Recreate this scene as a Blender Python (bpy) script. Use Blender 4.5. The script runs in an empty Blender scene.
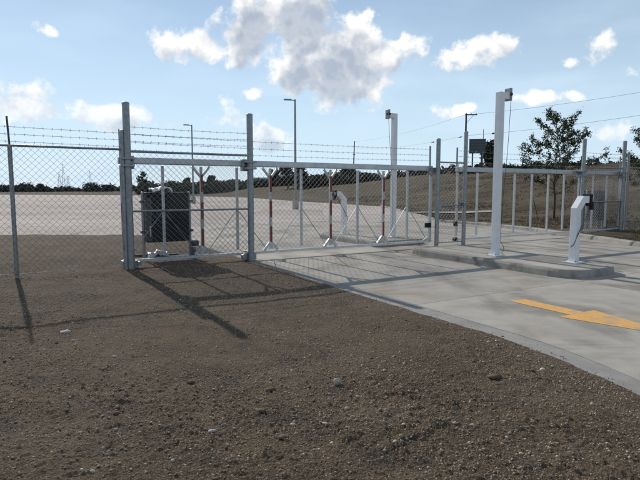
import bpy, math, random
import numpy as np
from mathutils import Vector, Matrix
R = math.radians
random.seed(7); rng = np.random.default_rng(11)
scene = bpy.context.scene
COL = scene.collection

# ---------------------------------------------------------------- camera, sky, sun, exposure
EYE, F, YH = 1.63, 518.0, 189.0
PITCH = math.atan((240 - YH) / F)
cam_d = bpy.data.cameras.new('camera'); cam = bpy.data.objects.new('camera', cam_d); COL.objects.link(cam)
cam_d.sensor_width = 36; cam_d.lens = 36 * F / 640; cam_d.clip_end = 6000; cam_d.clip_start = 0.05
cam.location = (0, 0, EYE); cam.rotation_euler = (R(90) - PITCH, 0, 0)
scene.camera = cam

GA = math.atan(.581)                       # the gate line's angle to the picture plane
UX, UY = math.cos(GA), math.sin(GA)
OX, OY = 0.0, 12.58
def G(s, t, z=0.0): return Vector((OX + s*UX - t*UY, OY + s*UY + t*UX, z))
SUN_EL = R(30.7); SUN_AZ = R(-32.0)      # compass angle from +Y, clockwise
sund = Vector((math.sin(SUN_AZ)*math.cos(SUN_EL), math.cos(SUN_AZ)*math.cos(SUN_EL), math.sin(SUN_EL)))

class E:                                    # tiny expression builder over Math nodes
    def __init__(s, nt, sock): s.nt, s.s = nt, sock
    def op(s, o, *a, clamp=False):
        n = s.nt.nodes.new('ShaderNodeMath'); n.operation = o; n.use_clamp = clamp
        for i, v in enumerate((s,) + a):
            if isinstance(v, E): s.nt.links.new(v.s, n.inputs[i])
            else: n.inputs[i].default_value = v
        return E(s.nt, n.outputs[0])
    def __add__(s, b): return s.op('ADD', b)
    def __sub__(s, b): return s.op('SUBTRACT', b)
    def __mul__(s, b): return s.op('MULTIPLY', b)
    def __truediv__(s, b): return s.op('DIVIDE', b)
    def max(s, b): return s.op('MAXIMUM', b)
    def min(s, b): return s.op('MINIMUM', b)
    def step(s, a, b):
        n = s.nt.nodes.new('ShaderNodeMapRange'); n.interpolation_type = 'SMOOTHSTEP'
        s.nt.links.new(s.s, n.inputs[0]); n.inputs[1].default_value = a; n.inputs[2].default_value = b
        return E(s.nt, n.outputs[0])

def pix_dir(px, py):
    x, y, z = (px-320)/F, 1.0, (240-py)/F
    c, s_ = math.cos(-PITCH), math.sin(-PITCH)
    return Vector((x, y*c - z*s_, y*s_ + z*c)).normalized()
def pix_uv(px, py):
    d = pix_dir(px, py); return math.atan2(d.x, d.y), math.asin(d.z)

SKY_STRENGTH = 0.09
CLOUD_LIT, CLOUD_GREY, CLOUD_VEIL = (12.0, 11.7, 11.4, 1), (4.7, 5.4, 6.5, 1), (7.1, 9.0, 10.7, 1)
world = bpy.data.worlds.new('World'); scene.world = world; world.use_nodes = True
nt = world.node_tree; nt.nodes.clear()
out = nt.nodes.new('ShaderNodeOutputWorld'); bg = nt.nodes.new('ShaderNodeBackground')
bg.inputs[1].default_value = SKY_STRENGTH
nt.links.new(bg.outputs[0], out.inputs[0])
sky = nt.nodes.new('ShaderNodeTexSky'); sky.sky_type = 'NISHITA'; sky.sun_disc = False
sky.sun_elevation = SUN_EL; sky.sun_rotation = SUN_AZ; sky.air_density = 1.0; sky.dust_density = 0.05; sky.ozone_density = 2.0
tc = nt.nodes.new('ShaderNodeTexCoord'); sep = nt.nodes.new('ShaderNodeSeparateXYZ')
nt.links.new(tc.outputs['Generated'], sep.inputs[0])

# cloud centres: direction of each cloud (measured on the photograph), half width, half height, weight
CLOUDS = [(332, 62, 60, 40, 1.2), (296, 14, 44, 44, 1.15), (250, 32, 42, 30, 1.25), (200, 46, 36, 16, 1.05), (352, 88, 42, 15, .9), (355, 40, 36, 26, .9), (390, 50, 14, 9, .6),
          (43, 33, 20, 7, .62), (418, 46, 22, 13, .7), (478, 52, 40, 14, .8), (605, 47, 22, 15, .75), (570, 62, 11, 7, .5),
          (642, 62, 22, 9, .65), (2, 92, 40, 28, .85), (105, 116, 56, 15, .75), (30, 112, 40, 14, .7), (265, 138, 30, 12, .6), (236, 122, 34, 18, .62), (265, 91, 13, 7, .5),
          (455, 110, 26, 8, .55), (545, 100, 30, 7, .45), (600, 132, 46, 9, .42)]
def cloud_group(oct_, name):
    g = bpy.data.node_groups.new(name, 'ShaderNodeTree')
    g.interface.new_socket('Vector', in_out='INPUT', socket_type='NodeSocketVector')
    g.interface.new_socket('Density', in_out='OUTPUT', socket_type='NodeSocketFloat')
    gi = g.nodes.new('NodeGroupInput'); go = g.nodes.new('NodeGroupOutput')
    def noise(scale, detail, rough, col=False, off=0.0):
        n = g.nodes.new('ShaderNodeTexNoise'); n.noise_dimensions = '3D'
        n.inputs['Scale'].default_value = scale; n.inputs['Detail'].default_value = detail; n.inputs['Roughness'].default_value = rough
        if off:
            m = g.nodes.new('ShaderNodeVectorMath'); m.operation = 'ADD'; m.inputs[1].default_value = (off, off*.7, off*1.3)
            g.links.new(gi.outputs[0], m.inputs[0]); g.links.new(m.outputs[0], n.inputs['Vector'])
        else: g.links.new(gi.outputs[0], n.inputs['Vector'])
        return n.outputs[1] if col else E(g, n.outputs[0])
    def vmath(o, a, b, c=None):
        n = g.nodes.new('ShaderNodeVectorMath'); n.operation = o
        for i_, q in enumerate((a, b, c)):
            if q is None: continue
            if isinstance(q, tuple): n.inputs[i_].default_value = q
            else: g.links.new(q, n.inputs[i_])
        return n.outputs['Value'] if o == 'DOT_PRODUCT' else n.outputs[0]
    sp = g.nodes.new('ShaderNodeSeparateXYZ'); g.links.new(gi.outputs[0], sp.inputs[0])
    x, y, z = (E(g, sp.outputs[i_]) for i_ in range(3))
    cb = g.nodes.new('ShaderNodeCombineXYZ'); g.links.new(x.op('ARCTAN2', y).s, cb.inputs[0]); g.links.new(z.op('ARCSINE').s, cb.inputs[1])
    warp = noise(9, 1, .5, True, 3.1)
    uv = vmath('MULTIPLY_ADD', warp, (.075, .05, 0), cb.outputs[0])
    f = None
    for (px, py, a, b_, wt) in CLOUDS:
        uu, vv = pix_uv(px, py); a, b_ = a/F, b_/F
        q = vmath('MULTIPLY_ADD', uv, (1/a, 1/b_, 0), (-(uu+.0375)/a, -(vv+.025)/b_, 0))
        e = E(g, vmath('DOT_PRODUCT', q, q)) * -1.0 + wt
        f = e if f is None else f.max(e)
    far = (noise(2.2, 1, .5, False, 5.5) - .62) * 6.0            # scattered cumulus over the rest of the sky
    infr = z.step(.46, .36) * y.step(.55, .75)
    f = f.max(far - infr*4.0).max(-1.3)
    g.links.new(f.s, go.inputs[0]); return g
CG0 = cloud_group(8, 'cloud_field')
n = nt.nodes.new('ShaderNodeGroup'); n.node_tree = CG0; nt.links.new(tc.outputs['Generated'], n.inputs[0]); FLD = E(nt, n.outputs[0])
def billow(offset, octaves, rough=.6, scale=16):
    o = nt.nodes.new('ShaderNodeVectorMath'); o.operation = 'ADD'; o.inputs[1].default_value = offset; nt.links.new(tc.outputs['Generated'], o.inputs[0])
    q = nt.nodes.new('ShaderNodeTexNoise'); q.inputs['Scale'].default_value = scale; q.inputs['Detail'].default_value = octaves; q.inputs['Roughness'].default_value = rough
    nt.links.new(o.outputs[0], q.inputs['Vector']); return (E(nt, q.outputs[0]) - .5)
off = nt.nodes.new('ShaderNodeVectorMath'); off.operation = 'ADD'; off.inputs[1].default_value = Vector((sund.x*.3, sund.y*.3, .7)).normalized()*.030; nt.links.new(tc.outputs['Generated'], off.inputs[0])
n = nt.nodes.new('ShaderNodeGroup'); n.node_tree = CG0; nt.links.new(off.outputs[0], n.inputs[0]); FLD1 = E(nt, n.outputs[0])
N0 = billow((0, 0, 0), 9); N1 = billow(sund*.012 + Vector((0, 0, .014)), 5, .52)
D0 = FLD*.85 + N0*4.4
alpha = D0.step(-.08, .62)
rg = billow((3.3, 1.2, 5.1), 4, .45, 24).op('ABSOLUTE').step(.0, .15)          # bright creases where billows overlap
shade = (FLD1*.62 + FLD*.30 + N1*4.6 - N0*1.6).step(-.25, 1.15) * (rg*.18 + .82)
zz = E(nt, sep.outputs[2])
def mixc(fac, a, b):
    m = nt.nodes.new('ShaderNodeMix'); m.data_type = 'RGBA'
    for sock, v in ((m.inputs[0], fac), (m.inputs[6], a), (m.inputs[7], b)):
        if isinstance(v, E): nt.links.new(v.s, sock)
        elif hasattr(v, 'links'): nt.links.new(v, sock)
        else: sock.default_value = v
    return m.outputs[2]
ccol = mixc(shade, CLOUD_LIT, CLOUD_GREY)
hz = nt.nodes.new('ShaderNodeTexNoise'); hz.inputs['Scale'].default_value = 5; hz.inputs['Detail'].default_value = 4
mp = nt.nodes.new('ShaderNodeMapping'); mp.inputs['Scale'].default_value = (1, 1, 3.5); nt.links.new(tc.outputs['Generated'], mp.inputs[0]); nt.links.new(mp.outputs[0], hz.inputs[0])
veil = (E(nt, hz.outputs[0]).step(.38, .78) * .25 * zz.step(.55, .1) + zz.step(.50, -.02)*.70 + .16).min(.97)
base = mixc(veil, sky.outputs[0], CLOUD_VEIL)
final = mixc(alpha*(zz.step(.02, .22)*.55 + .40), base, ccol)
nt.links.new(final, bg.inputs[0])

sun_d = bpy.data.lights.new('sun', 'SUN'); sun_d.energy = 3.6; sun_d.angle = R(.55); sun_d.color = (1, .94, .85)
sun = bpy.data.objects.new('sun', sun_d); COL.objects.link(sun); sun.location = (-20, 40, 30)
sun.rotation_euler = (-sund).to_track_quat('-Z', 'Y').to_euler()
vs = scene.view_settings; vs.view_transform = 'Standard'; vs.look = 'None'; vs.gamma = 1; vs.use_curve_mapping = False; vs.exposure = 0.06
scene.cycles.max_bounces = 5; scene.cycles.diffuse_bounces = 3; scene.cycles.glossy_bounces = 2

# ---------------------------------------------------------------- materials
MAT = {}
def mat(name, c1, c2=None, scale=8, rough=.7, metal=0.0, bump=0.0, bscale=60, detail=6, spec=.5, obj_var=0.0, contrast=(.35, .65), isl=0.0, coord='Object'):
    m = bpy.data.materials.new(name); m.use_nodes = True; t = m.node_tree; p = t.nodes['Principled BSDF']
    p.inputs['Roughness'].default_value = rough; p.inputs['Metallic'].default_value = metal
    p.inputs['Specular IOR Level'].default_value = spec
    c2 = c2 or tuple(v*.8 for v in c1)
    tx = t.nodes.new('ShaderNodeTexCoord'); n = t.nodes.new('ShaderNodeTexNoise')
    n.inputs['Scale'].default_value = scale; n.inputs['Detail'].default_value = detail; n.inputs['Roughness'].default_value = .6
    t.links.new(tx.outputs[coord], n.inputs['Vector'])
    r = t.nodes.new('ShaderNodeValToRGB'); r.color_ramp.elements[0].position, r.color_ramp.elements[1].position = contrast
    r.color_ramp.elements[0].color = (*c1, 1); r.color_ramp.elements[1].color = (*c2, 1)
    t.links.new(n.outputs[0], r.inputs[0]); col = r.outputs[0]
    if obj_var or isl:
        if obj_var: oi = t.nodes.new('ShaderNodeObjectInfo'); src = oi.outputs['Random']
        else: oi = t.nodes.new('ShaderNodeNewGeometry'); src = oi.outputs['Random Per Island']
        k = obj_var or isl
        mr = t.nodes.new('ShaderNodeMapRange'); mr.inputs[3].default_value = 1-k; mr.inputs[4].default_value = 1+k
        t.links.new(src, mr.inputs[0])
        hs = t.nodes.new('ShaderNodeHueSaturation'); t.links.new(mr.outputs[0], hs.inputs['Value']); t.links.new(col, hs.inputs['Color']); col = hs.outputs[0]
    t.links.new(col, p.inputs['Base Color'])
    if bump:
        n2 = t.nodes.new('ShaderNodeTexNoise'); n2.inputs['Scale'].default_value = bscale; n2.inputs['Detail'].default_value = 8
        t.links.new(tx.outputs[coord], n2.inputs['Vector'])
        b = t.nodes.new('ShaderNodeBump'); b.inputs['Strength'].default_value = bump; b.inputs['Distance'].default_value = .02
        t.links.new(n2.outputs[0], b.inputs['Height']); t.links.new(b.outputs[0], p.inputs['Normal'])
    MAT[name] = m; return m
def overlay(m, col, scale, lo, hi, amount, coord='Object', detail=4, stretch=(1, 1, 1)):
    t = m.node_tree; p = t.nodes['Principled BSDF']; src = p.inputs['Base Color'].links[0].from_socket
    tx = t.nodes.new('ShaderNodeTexCoord'); mpn = t.nodes.new('ShaderNodeMapping'); mpn.inputs['Scale'].default_value = stretch
    t.links.new(tx.outputs[coord], mpn.inputs[0])
    n = t.nodes.new('ShaderNodeTexNoise'); n.inputs['Scale'].default_value = scale; n.inputs['Detail'].default_value = detail
    t.links.new(mpn.outputs[0], n.inputs['Vector'])
    mr = t.nodes.new('ShaderNodeMapRange'); mr.interpolation_type = 'SMOOTHSTEP'
    mr.inputs[1].default_value = lo; mr.inputs[2].default_value = hi; mr.inputs[4].default_value = amount
    t.links.new(n.outputs[0], mr.inputs[0])
    mx = t.nodes.new('ShaderNodeMix'); mx.data_type = 'RGBA'
    t.links.new(mr.outputs[0], mx.inputs[0]); t.links.new(src, mx.inputs[6]); mx.inputs[7].default_value = (*col, 1)
    t.links.new(mx.outputs[2], p.inputs['Base Color'])

mat('dirt', (.080, .057, .036), (.134, .096, .062), 1.6, .95, 0, 1.0, 70, 12, .15, contrast=(.3, .7))
overlay(MAT['dirt'], (.050, .040, .031), 9, .52, .68, .7, detail=8)
overlay(MAT['dirt'], (.046, .037, .029), 1.9, .52, .66, .65, detail=10)
overlay(MAT['dirt'], (.30, .235, .165), 90, .56, .68, .85, detail=4)
overlay(MAT['dirt'], (.030, .023, .017), 60, .57, .68, .8, detail=5)
overlay(MAT['dirt'], (.15, .115, .082), .8, .50, .68, .5, detail=9)
mat('stone', (.46, .375, .28), (.21, .165, .12), 30, .9, 0, .3, 80, isl=.45)
mat('pale_stone', (.50, .45, .38), (.32, .28, .23), 14, .9, 0, .4, 40)
mat('clod', (.17, .13, .092), (.10, .076, .054), 30, .97, 0, .6, 60, isl=.35, spec=.1)
mat('concrete', (.44, .40, .345), (.325, .30, .26), 1.3, .85, 0, .3, 120, 12, .2, obj_var=.09)
overlay(MAT['concrete'], (.17, .155, .135), .9, .48, .70, .65, coord='Object', detail=9, stretch=(1.6, .5, 1))
overlay(MAT['concrete'], (.46, .44, .41), 60, .58, .7, .5)
overlay(MAT['concrete'], (.30, .235, .17), .7, .54, .68, .6, detail=10)
overlay(MAT['concrete'], (.15, .145, .14), 140, .58, .68, .55, detail=3)
overlay(MAT['concrete'], (.16, .15, .14), .45, .56, .64, .5, detail=12)
overlay(MAT['concrete'], (.50, .47, .42), 5, .52, .72, .35, detail=8, stretch=(.25, 3.5, 1))
overlay(MAT['concrete'], (.19, .18, .165), 6, .52, .70, .18, detail=8, stretch=(.2, 4, 1))
mat('lot_concrete', (.49, .43, .385), (.40, .352, .318), 1.2, .95, 0, .2, 80, 10, .08, obj_var=.13)
overlay(MAT['lot_concrete'], (.31, .275, .25), .35, .5, .75, .5, coord='Object', detail=8, stretch=(.4, 1.5, 1))
mat('border_concrete', (.33, .31, .285), (.25, .235, .215), 3, .85, 0, .3, 120, 10, .2, obj_var=.08)
mat('kerb_concrete', (.36, .335, .30), (.25, .235, .21), 5, .85, 0, .4, 90, 10, .3)
overlay(MAT['kerb_concrete'], (.10, .092, .082), 3, .55, .72, .6, detail=8)
mat('joint', (.06, .055, .05), (.09, .08, .07), 20, .95)
mat('arrow_paint', (.80, .43, .11), (.68, .36, .11), 7, .65, 0, .15, 120, 10, .3, contrast=(.4, .7))
overlay(MAT['arrow_paint'], (.40, .33, .25), 26, .56, .68, .8, detail=9)
overlay(MAT['arrow_paint'], (.36, .31, .25), 2.6, .50, .66, .7, detail=12)
mat('galvanised', (.34, .355, .37), (.23, .245, .255), 14, .42, .55, .05, 50, 8)
mat('galvanised_wire', (.26, .27, .28), (.18, .185, .19), 5, .5, .5)
mat('aluminium', (.56, .57, .58), (.44, .45, .46), 6, .38, .6, .03, 40)
mat('white_frame', (.66, .66, .65), (.54, .54, .53), 9, .5, .15, .04, 40)
mat('white_paint', (.78, .79, .80), (.70, .71, .72), 6, .42, 0, .03, 40, spec=.5)
overlay(MAT['white_paint'], (.40, .37, .33), 7, .60, .76, .45, detail=9, stretch=(1, 1, .3))
mat('red_tape', (.30, .030, .024), (.22, .024, .02), 12, .45)
mat('white_tape', (.60, .59, .57), (.48, .47, .46), 12, .45)
mat('black_plastic', (.009, .009, .010), (.015, .015, .016), 10, .5, 0, .05, 30, spec=.22)
mat('dark_steel', (.06, .06, .065), (.10, .10, .105), 12, .5, .5)
mat('dark_glass', (.01, .01, .012), (.015, .015, .018), 3, .12)
mat('operator_black', (.007, .0075, .0085), (.012, .012, .013), 5, .6, 0, .04, 30, spec=.2)
mat('operator_grey', (.045, .047, .05), (.032, .034, .036), 5, .5, 0, .04, 30)
mat('cable', (.03, .03, .032), (.04, .04, .042), 8, .6)
mat('plastic_sheet', (.75, .76, .78), (.60, .61, .62), 6, .35, 0, .3, 20)
mat('grass_ground', (.105, .082, .054), (.060, .049, .031), 1.1, .97, 0, .9, 12, 12, .1, contrast=(.3, .68))
overlay(MAT['grass_ground'], (.135, .105, .070), .25, .48, .66, .7, detail=9)
overlay(MAT['grass_ground'], (.042, .037, .023), .9, .55, .72, .5, detail=9)
overlay(MAT['grass_ground'], (.038, .036, .020), .35, .52, .66, .7, detail=12, stretch=(.5, 1.2, 1))
overlay(MAT['grass_ground'], (.17, .135, .09), 6, .56, .68, .5, detail=8)
mat('dry_grass', (.20, .16, .11), (.13, .105, .068), 2, .9, 0, isl=.3, spec=.2)
mat('track', (.36, .33, .285), (.27, .245, .21), 2, .9, 0, .3, 30)
mat('bark', (.075, .060, .046), (.045, .036, .028), 12, .9, 0, .6, 40)
mat('leaf', (.060, .075, .030), (.035, .048, .020), 2, .6, 0, isl=.4, spec=.3)
mat('leaf_far', (.075, .080, .054), (.048, .054, .038), .3, .8, 0, isl=.35, spec=.2)
mat('wood_pole', (.11, .085, .065), (.07, .055, .042), 8, .9, 0, .4, 30)
mat('sign_face', (.07, .085, .095), (.055, .065, .075), 3, .6)
mat('sign_strip', (.12, .135, .145), (.10, .11, .12), 3, .6)
mat('far_wall', (.36, .34, .31), (.30, .28, .26), .6, .8)
mat('far_roof', (.62, .62, .61), (.54, .54, .53), .5, .6)
mat('window_dark', (.03, .035, .04), (.04, .045, .05), 1, .2)
mat('lamp_grey', (.30, .31, .32), (.24, .25, .26), 4, .5, .4)
mat('tower_steel_hazed', (.50, .53, .56), (.44, .47, .50), 1, .6, .3)  # steel colour paled towards the sky: distance haze put into the base colour

# ---------------------------------------------------------------- mesh helpers
class MB:
    def __init__(s): s.v, s.f = [], []
    def add(s, vs_, fs):
        k = len(s.v); s.v += [tuple(v) for v in vs_]; s.f += [tuple(i+k for i in f) for f in fs]; return s
    def box(s, c, size, rz=0.0, m=None):
        x, y, z = (d/2 for d in size); pts = [Vector((a*x, b*y, c_*z)) for c_ in (-1, 1) for b in (-1, 1) for a in (-1, 1)]
        if m: pts = [m @ p for p in pts]
        if rz: pts = [Matrix.Rotation(rz, 3, 'Z') @ p for p in pts]
        return s.add([Vector(c)+p for p in pts], [(0, 2, 3, 1), (4, 5, 7, 6), (0, 1, 5, 4), (2, 6, 7, 3), (0, 4, 6, 2), (1, 3, 7, 5)])
    def tube(s, pts, r, n=8, cap=True):
        pts = [Vector(p) for p in pts]; rs = r if isinstance(r, (list, tuple)) else [r]*len(pts)
        k = len(s.v); up = None
        for i, p in enumerate(pts):
            d = (pts[min(i+1, len(pts)-1)] - pts[max(i-1, 0)]).normalized()
            if up is None:
                up = Vector((0, 0, 1)) if abs(d.z) < .9 else Vector((1, 0, 0))
            a = d.cross(up).normalized(); b = d.cross(a).normalized(); up = -b if False else up
            for j in range(n):
                q = 2*math.pi*j/n; s.v.append(tuple(p + (a*math.cos(q) + b*math.sin(q))*rs[i]))
        for i in range(len(pts)-1):
            for j in range(n):
                j2 = (j+1) % n; s.f.append((k+i*n+j, k+i*n+j2, k+(i+1)*n+j2, k+(i+1)*n+j))
        if cap and n > 2:
            s.f.append(tuple(k+j for j in range(n))[::-1]); s.f.append(tuple(k+(len(pts)-1)*n+j for j in range(n)))
        return s
    def sweep(s, path, w, h, side):
        """square tube along a planar path with mitred corners; side = the axis normal to the path plane"""
        path = [Vector(p) for p in path]; side = Vector(side).normalized(); k = len(s.v)
        for i, p in enumerate(path):
            a = (p - path[i-1]).normalized() if i else None
            b = (path[i+1] - p).normalized() if i < len(path)-1 else None
            d = (a+b).normalized() if a and b else (a or b)
            nrm = side.cross(d).normalized(); sc = 1.0
            if a and b: sc = 1/max(.3, d.dot(a))
            for (q, e) in ((-1, -1), (1, -1), (1, 1), (-1, 1)):
                s.v.append(tuple(p + side*(q*w/2) + nrm*(e*h/2*sc)))
        m = len(path)
        for i in range(m-1):
            for j in range(4):
                j2 = (j+1) % 4; s.f.append((k+i*4+j, k+i*4+j2, k+(i+1)*4+j2, k+(i+1)*4+j))
        s.f.append((k+3, k+2, k+1, k)); s.f.append(tuple(k+(m-1)*4+j for j in range(4))); return s
    def prism(s, poly, z0, z1):
        n = len(poly); k = len(s.v)
        s.v += [(p[0], p[1], z0) for p in poly] + [(p[0], p[1], z1) for p in poly]
        s.f.append(tuple(k+i for i in range(n))[::-1]); s.f.append(tuple(k+n+i for i in range(n)))
        for i in range(n): s.f.append((k+i, k+(i+1) % n, k+n+(i+1) % n, k+n+i))
        return s
    def dome(s, c, r, h, n=10, rings=4):
        k = len(s.v); c = Vector(c)
        for i in range(rings):
            a = math.pi/2*i/rings
            for j in range(n):
                q = 2*math.pi*j/n; s.v.append((c.x+r*math.cos(a)*math.cos(q), c.y+r*math.cos(a)*math.sin(q), c.z+h*math.sin(a)))
        s.v.append((c.x, c.y, c.z+h))
        for i in range(rings-1):
            for j in range(n): s.f.append((k+i*n+j, k+i*n+(j+1) % n, k+(i+1)*n+(j+1) % n, k+(i+1)*n+j))
        for j in range(n): s.f.append((k+(rings-1)*n+j, k+(rings-1)*n+(j+1) % n, k+rings*n))
        return s
    def build(s, name, m, parent=None, bevel=0.0, smooth=False, loc=None, rz=0.0):
        me = bpy.data.meshes.new(name); me.from_pydata(s.v, [], s.f); me.update()
        me.materials.append(MAT[m])
        if smooth:
            me.polygons.foreach_set('use_smooth', [True]*len(me.polygons))
            me.set_sharp_from_angle(angle=R(40))
        o = bpy.data.objects.new(name, me); COL.objects.link(o)
        if parent: o.parent = parent
        if loc is not None: o.location = loc
        if rz: o.rotation_euler.z = rz
        if bevel:
            b = o.modifiers.new('bevel', 'BEVEL'); b.width = bevel; b.segments = 2; b.limit_method = 'ANGLE'
        return o
def raw(name, verts, faces, m, parent=None, smooth=False):
    """numpy arrays -> one mesh; faces is (n,3) or (n,4)"""
    me = bpy.data.meshes.new(name); nf, k = faces.shape
    me.vertices.add(len(verts)); me.vertices.foreach_set('co', np.asarray(verts, np.float32).ravel())
    me.loops.add(nf*k); me.loops.foreach_set('vertex_index', np.asarray(faces, np.int32).ravel())
    me.polygons.add(nf); me.polygons.foreach_set('loop_start', np.arange(0, nf*k, k, dtype=np.int32))
    me.polygons.foreach_set('loop_total', np.full(nf, k, np.int32))
    if smooth: me.polygons.foreach_set('use_smooth', np.ones(nf, bool))
    me.update(calc_edges=True); me.validate(); me.materials.append(MAT[m])
    o = bpy.data.objects.new(name, me); COL.objects.link(o)
    if parent: o.parent = parent
    return o
def tag(o, label=None, cat=None, group=None, kind=None):
    if label: o['label'] = label
    if cat: o['category'] = cat
    if group: o['group'] = group
    if kind: o['kind'] = kind
    return o
def empty(name, loc, rz=0.0):
    o = bpy.data.objects.new(name, None); COL.objects.link(o); o.location = loc; o.rotation_euler.z = rz; o.empty_display_size = .2; return o
def copy_tree(o, parent=None):
    c = o.copy(); COL.objects.link(c); c.parent = parent
    for ch in list(o.children): copy_tree(ch, c)
    return c

# ---------------------------------------------------------------- noise and terrain
def _h(ix, iy, seed):
    n = (ix.astype(np.int64)*374761393 + iy.astype(np.int64)*668265263 + seed*974634777) & 0xffffffff
    n = ((n ^ (n >> 13)) * 1274126177) & 0xffffffff
    return ((n ^ (n >> 16)) & 0xffffff) / 0xffffff
def vnoise(x, y, seed=0):
    ix, iy = np.floor(x), np.floor(y); fx, fy = x-ix, y-iy; fx = fx*fx*fx*(fx*(fx*6-15)+10); fy = fy*fy*fy*(fy*(fy*6-15)+10)
    a = _h(ix, iy, seed); b = _h(ix+1, iy, seed); c = _h(ix, iy+1, seed); d = _h(ix+1, iy+1, seed)
    return (a*(1-fx)+b*fx)*(1-fy) + (c*(1-fx)+d*fx)*fy - .5
def fbm(x, y, oct_=5, seed=0):
    v = 0; a = 1.0
    for i in range(oct_): v = v + a*vnoise(x*2**i+i*17.3, y*2**i-i*9.1, seed+i); a *= .5
    return v
def clods(x, y, cell, seed, dens):
    """rounded lumps, one at most per cell"""
    X, Y = x/cell, y/cell; ix, iy = np.floor(X), np.floor(Y); best = np.zeros_like(x)
    for dx in (-1, 0, 1):
        for dy in (-1, 0, 1):
            jx, jy = ix+dx, iy+dy
            cx = jx + _h(jx, jy, seed); cy = jy + _h(jx, jy, seed+1); rr = .18 + .34*_h(jx, jy, seed+2)
            on = _h(jx, jy, seed+3) < dens
            d2 = ((X-cx)**2 + (Y-cy)**2) / rr**2
            best = np.maximum(best, np.where(on, np.sqrt(np.clip(1-d2, 0, 1))*rr, 0))
    return best*cell
def st(x, y):
    dx, dy = x-OX, y-OY; return dx*UX + dy*UY, -dx*UY + dy*UX
S_EDGE = -1.83
KERB_R = [(7.2, 23.4), (8.3, 20.0), (8.5, 18.3), (8.74, 17.2), (9.0, 14.55), (9.35, 12.2), (10.0, 9.6), (11.2, 6.6), (13.5, 2.5), (16, -3)]
def stp(s, t): v = G(s, t); return (v.x, v.y)
DRIVE = [stp(S_EDGE, 8.0), *[stp(S_EDGE - .17*max(0, q-7.2)**1.6, -q) for q in np.arange(7.0, 15.5, .35)], stp(4, -20)] + KERB_R[::-1]
LOT = [(-120, 18.3), (-4.4, 18.3), stp(S_EDGE, 6.0), (7.2, 22.4), (7.2, 23.4), (5.9, 25.6), (5.75, 49.6), (-2.7, 70), (-16, 105), (-51, 140), (-95, 153), (-190, 165)]
def inside(x, y, poly):
    r = np.zeros(np.shape(x), bool); n = len(poly)
    for i in range(n):
        x1, y1 = poly[i]; x2, y2 = poly[(i+1) % n]
        if y1 == y2: continue
        c = ((y1 > y) != (y2 > y)) & (x < (x2-x1)*(y-y1)/(y2-y1)+x1); r ^= c
    return r
AZ = np.array([-60, -48, -36, -24, -18, -12, -7.7, 0, 6.6, 12, 19.2, 24.8, 31.7, 45, 60])
RIDGE = np.array([300, 300, 280, 250, 230, 190, 150, 130, 118, 100, 90, 82, 74, 70, 70])
RH = np.array([.3, .3, .3, .5, .7, 1.0, 1.9, 2.9, 3.5, 4.2, 4.6, 4.8, 4.8, 4.9, 5.0])
BASE = np.array([170, 170, 160, 145, 140, 125, 105, 72, 52, 36, 30, 27, 26, 25, 25])
def terrain(x, y):
    x, y = np.asarray(x, float), np.asarray(y, float)
    d = np.hypot(x, y); az = np.degrees(np.arctan2(x, y)); a = np.clip(az, -60, 60)
    r = np.interp(a, AZ, RIDGE); h = np.interp(a, AZ, RH); b = np.interp(a, AZ, BASE)
    q = np.clip((d-b)/(r-b), 0, 1); q = q*q*(3-2*q)
    fade = np.clip((130-np.abs(az))/40, 0, 1)
    z = .08 + (h-.08)*q*fade
    z = z + np.clip((d-r)/600, 0, 1)*-.6*h*fade
    z = z + fbm(x/14, y/14, 4, 40)*.5*np.clip((d-22)/40, 0, 1)*np.clip((az+8)/14, 0.05, 1) + fbm(x/1.3, y/1.3, 3, 50)*.06*np.clip((900-d)/800, 0, 1)
    return z
YAZ0, YAZ1, YD1 = -44.0, 36.5, 26.0
def yard_zone(x, y):
    s, t = st(x, y); d = np.hypot(x, y); az = np.degrees(np.arctan2(x, y))
    return (d < YD1-.8) & (s < 3) & ~inside(x, y, DRIVE)
def gz(x, y):
    z = terrain(x, y)
    low = inside(x, y, DRIVE) | (inside(x-.2, y, DRIVE) & (x > 6)) | inside(x, y, LOT) | inside(x-.2, y, LOT) | yard_zone(x, y)
    return np.where(low, -.35, z)
def gz1(x, y): return float(terrain(np.array([x]), np.array([y]))[0])

# ---------------------------------------------------------------- ground sheet to the horizon
az = np.radians(np.concatenate([np.arange(-50, 50, .5), np.arange(50, 310, 5.0)]))
dd = np.geomspace(.1, 4000, 560)
A, Dm = np.meshgrid(az, dd); X, Y = (Dm*np.sin(A)).ravel(), (Dm*np.cos(A)).ravel()
Z = gz(X, Y); nr, nc = Dm.shape
i = np.arange(nr-1)[:, None]; j = np.arange(nc)[None, :]; j2 = (j+1) % nc
fc = np.stack([i*nc+j, i*nc+j2, (i+1)*nc+j2, (i+1)*nc+j], -1).reshape(-1, 4)[:, ::-1]
ground = tag(raw('ground', np.stack([X, Y, Z], 1), fc, 'grass_ground', smooth=True), 'brown dry grass field rising to a low ridge', kind='structure')

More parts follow.
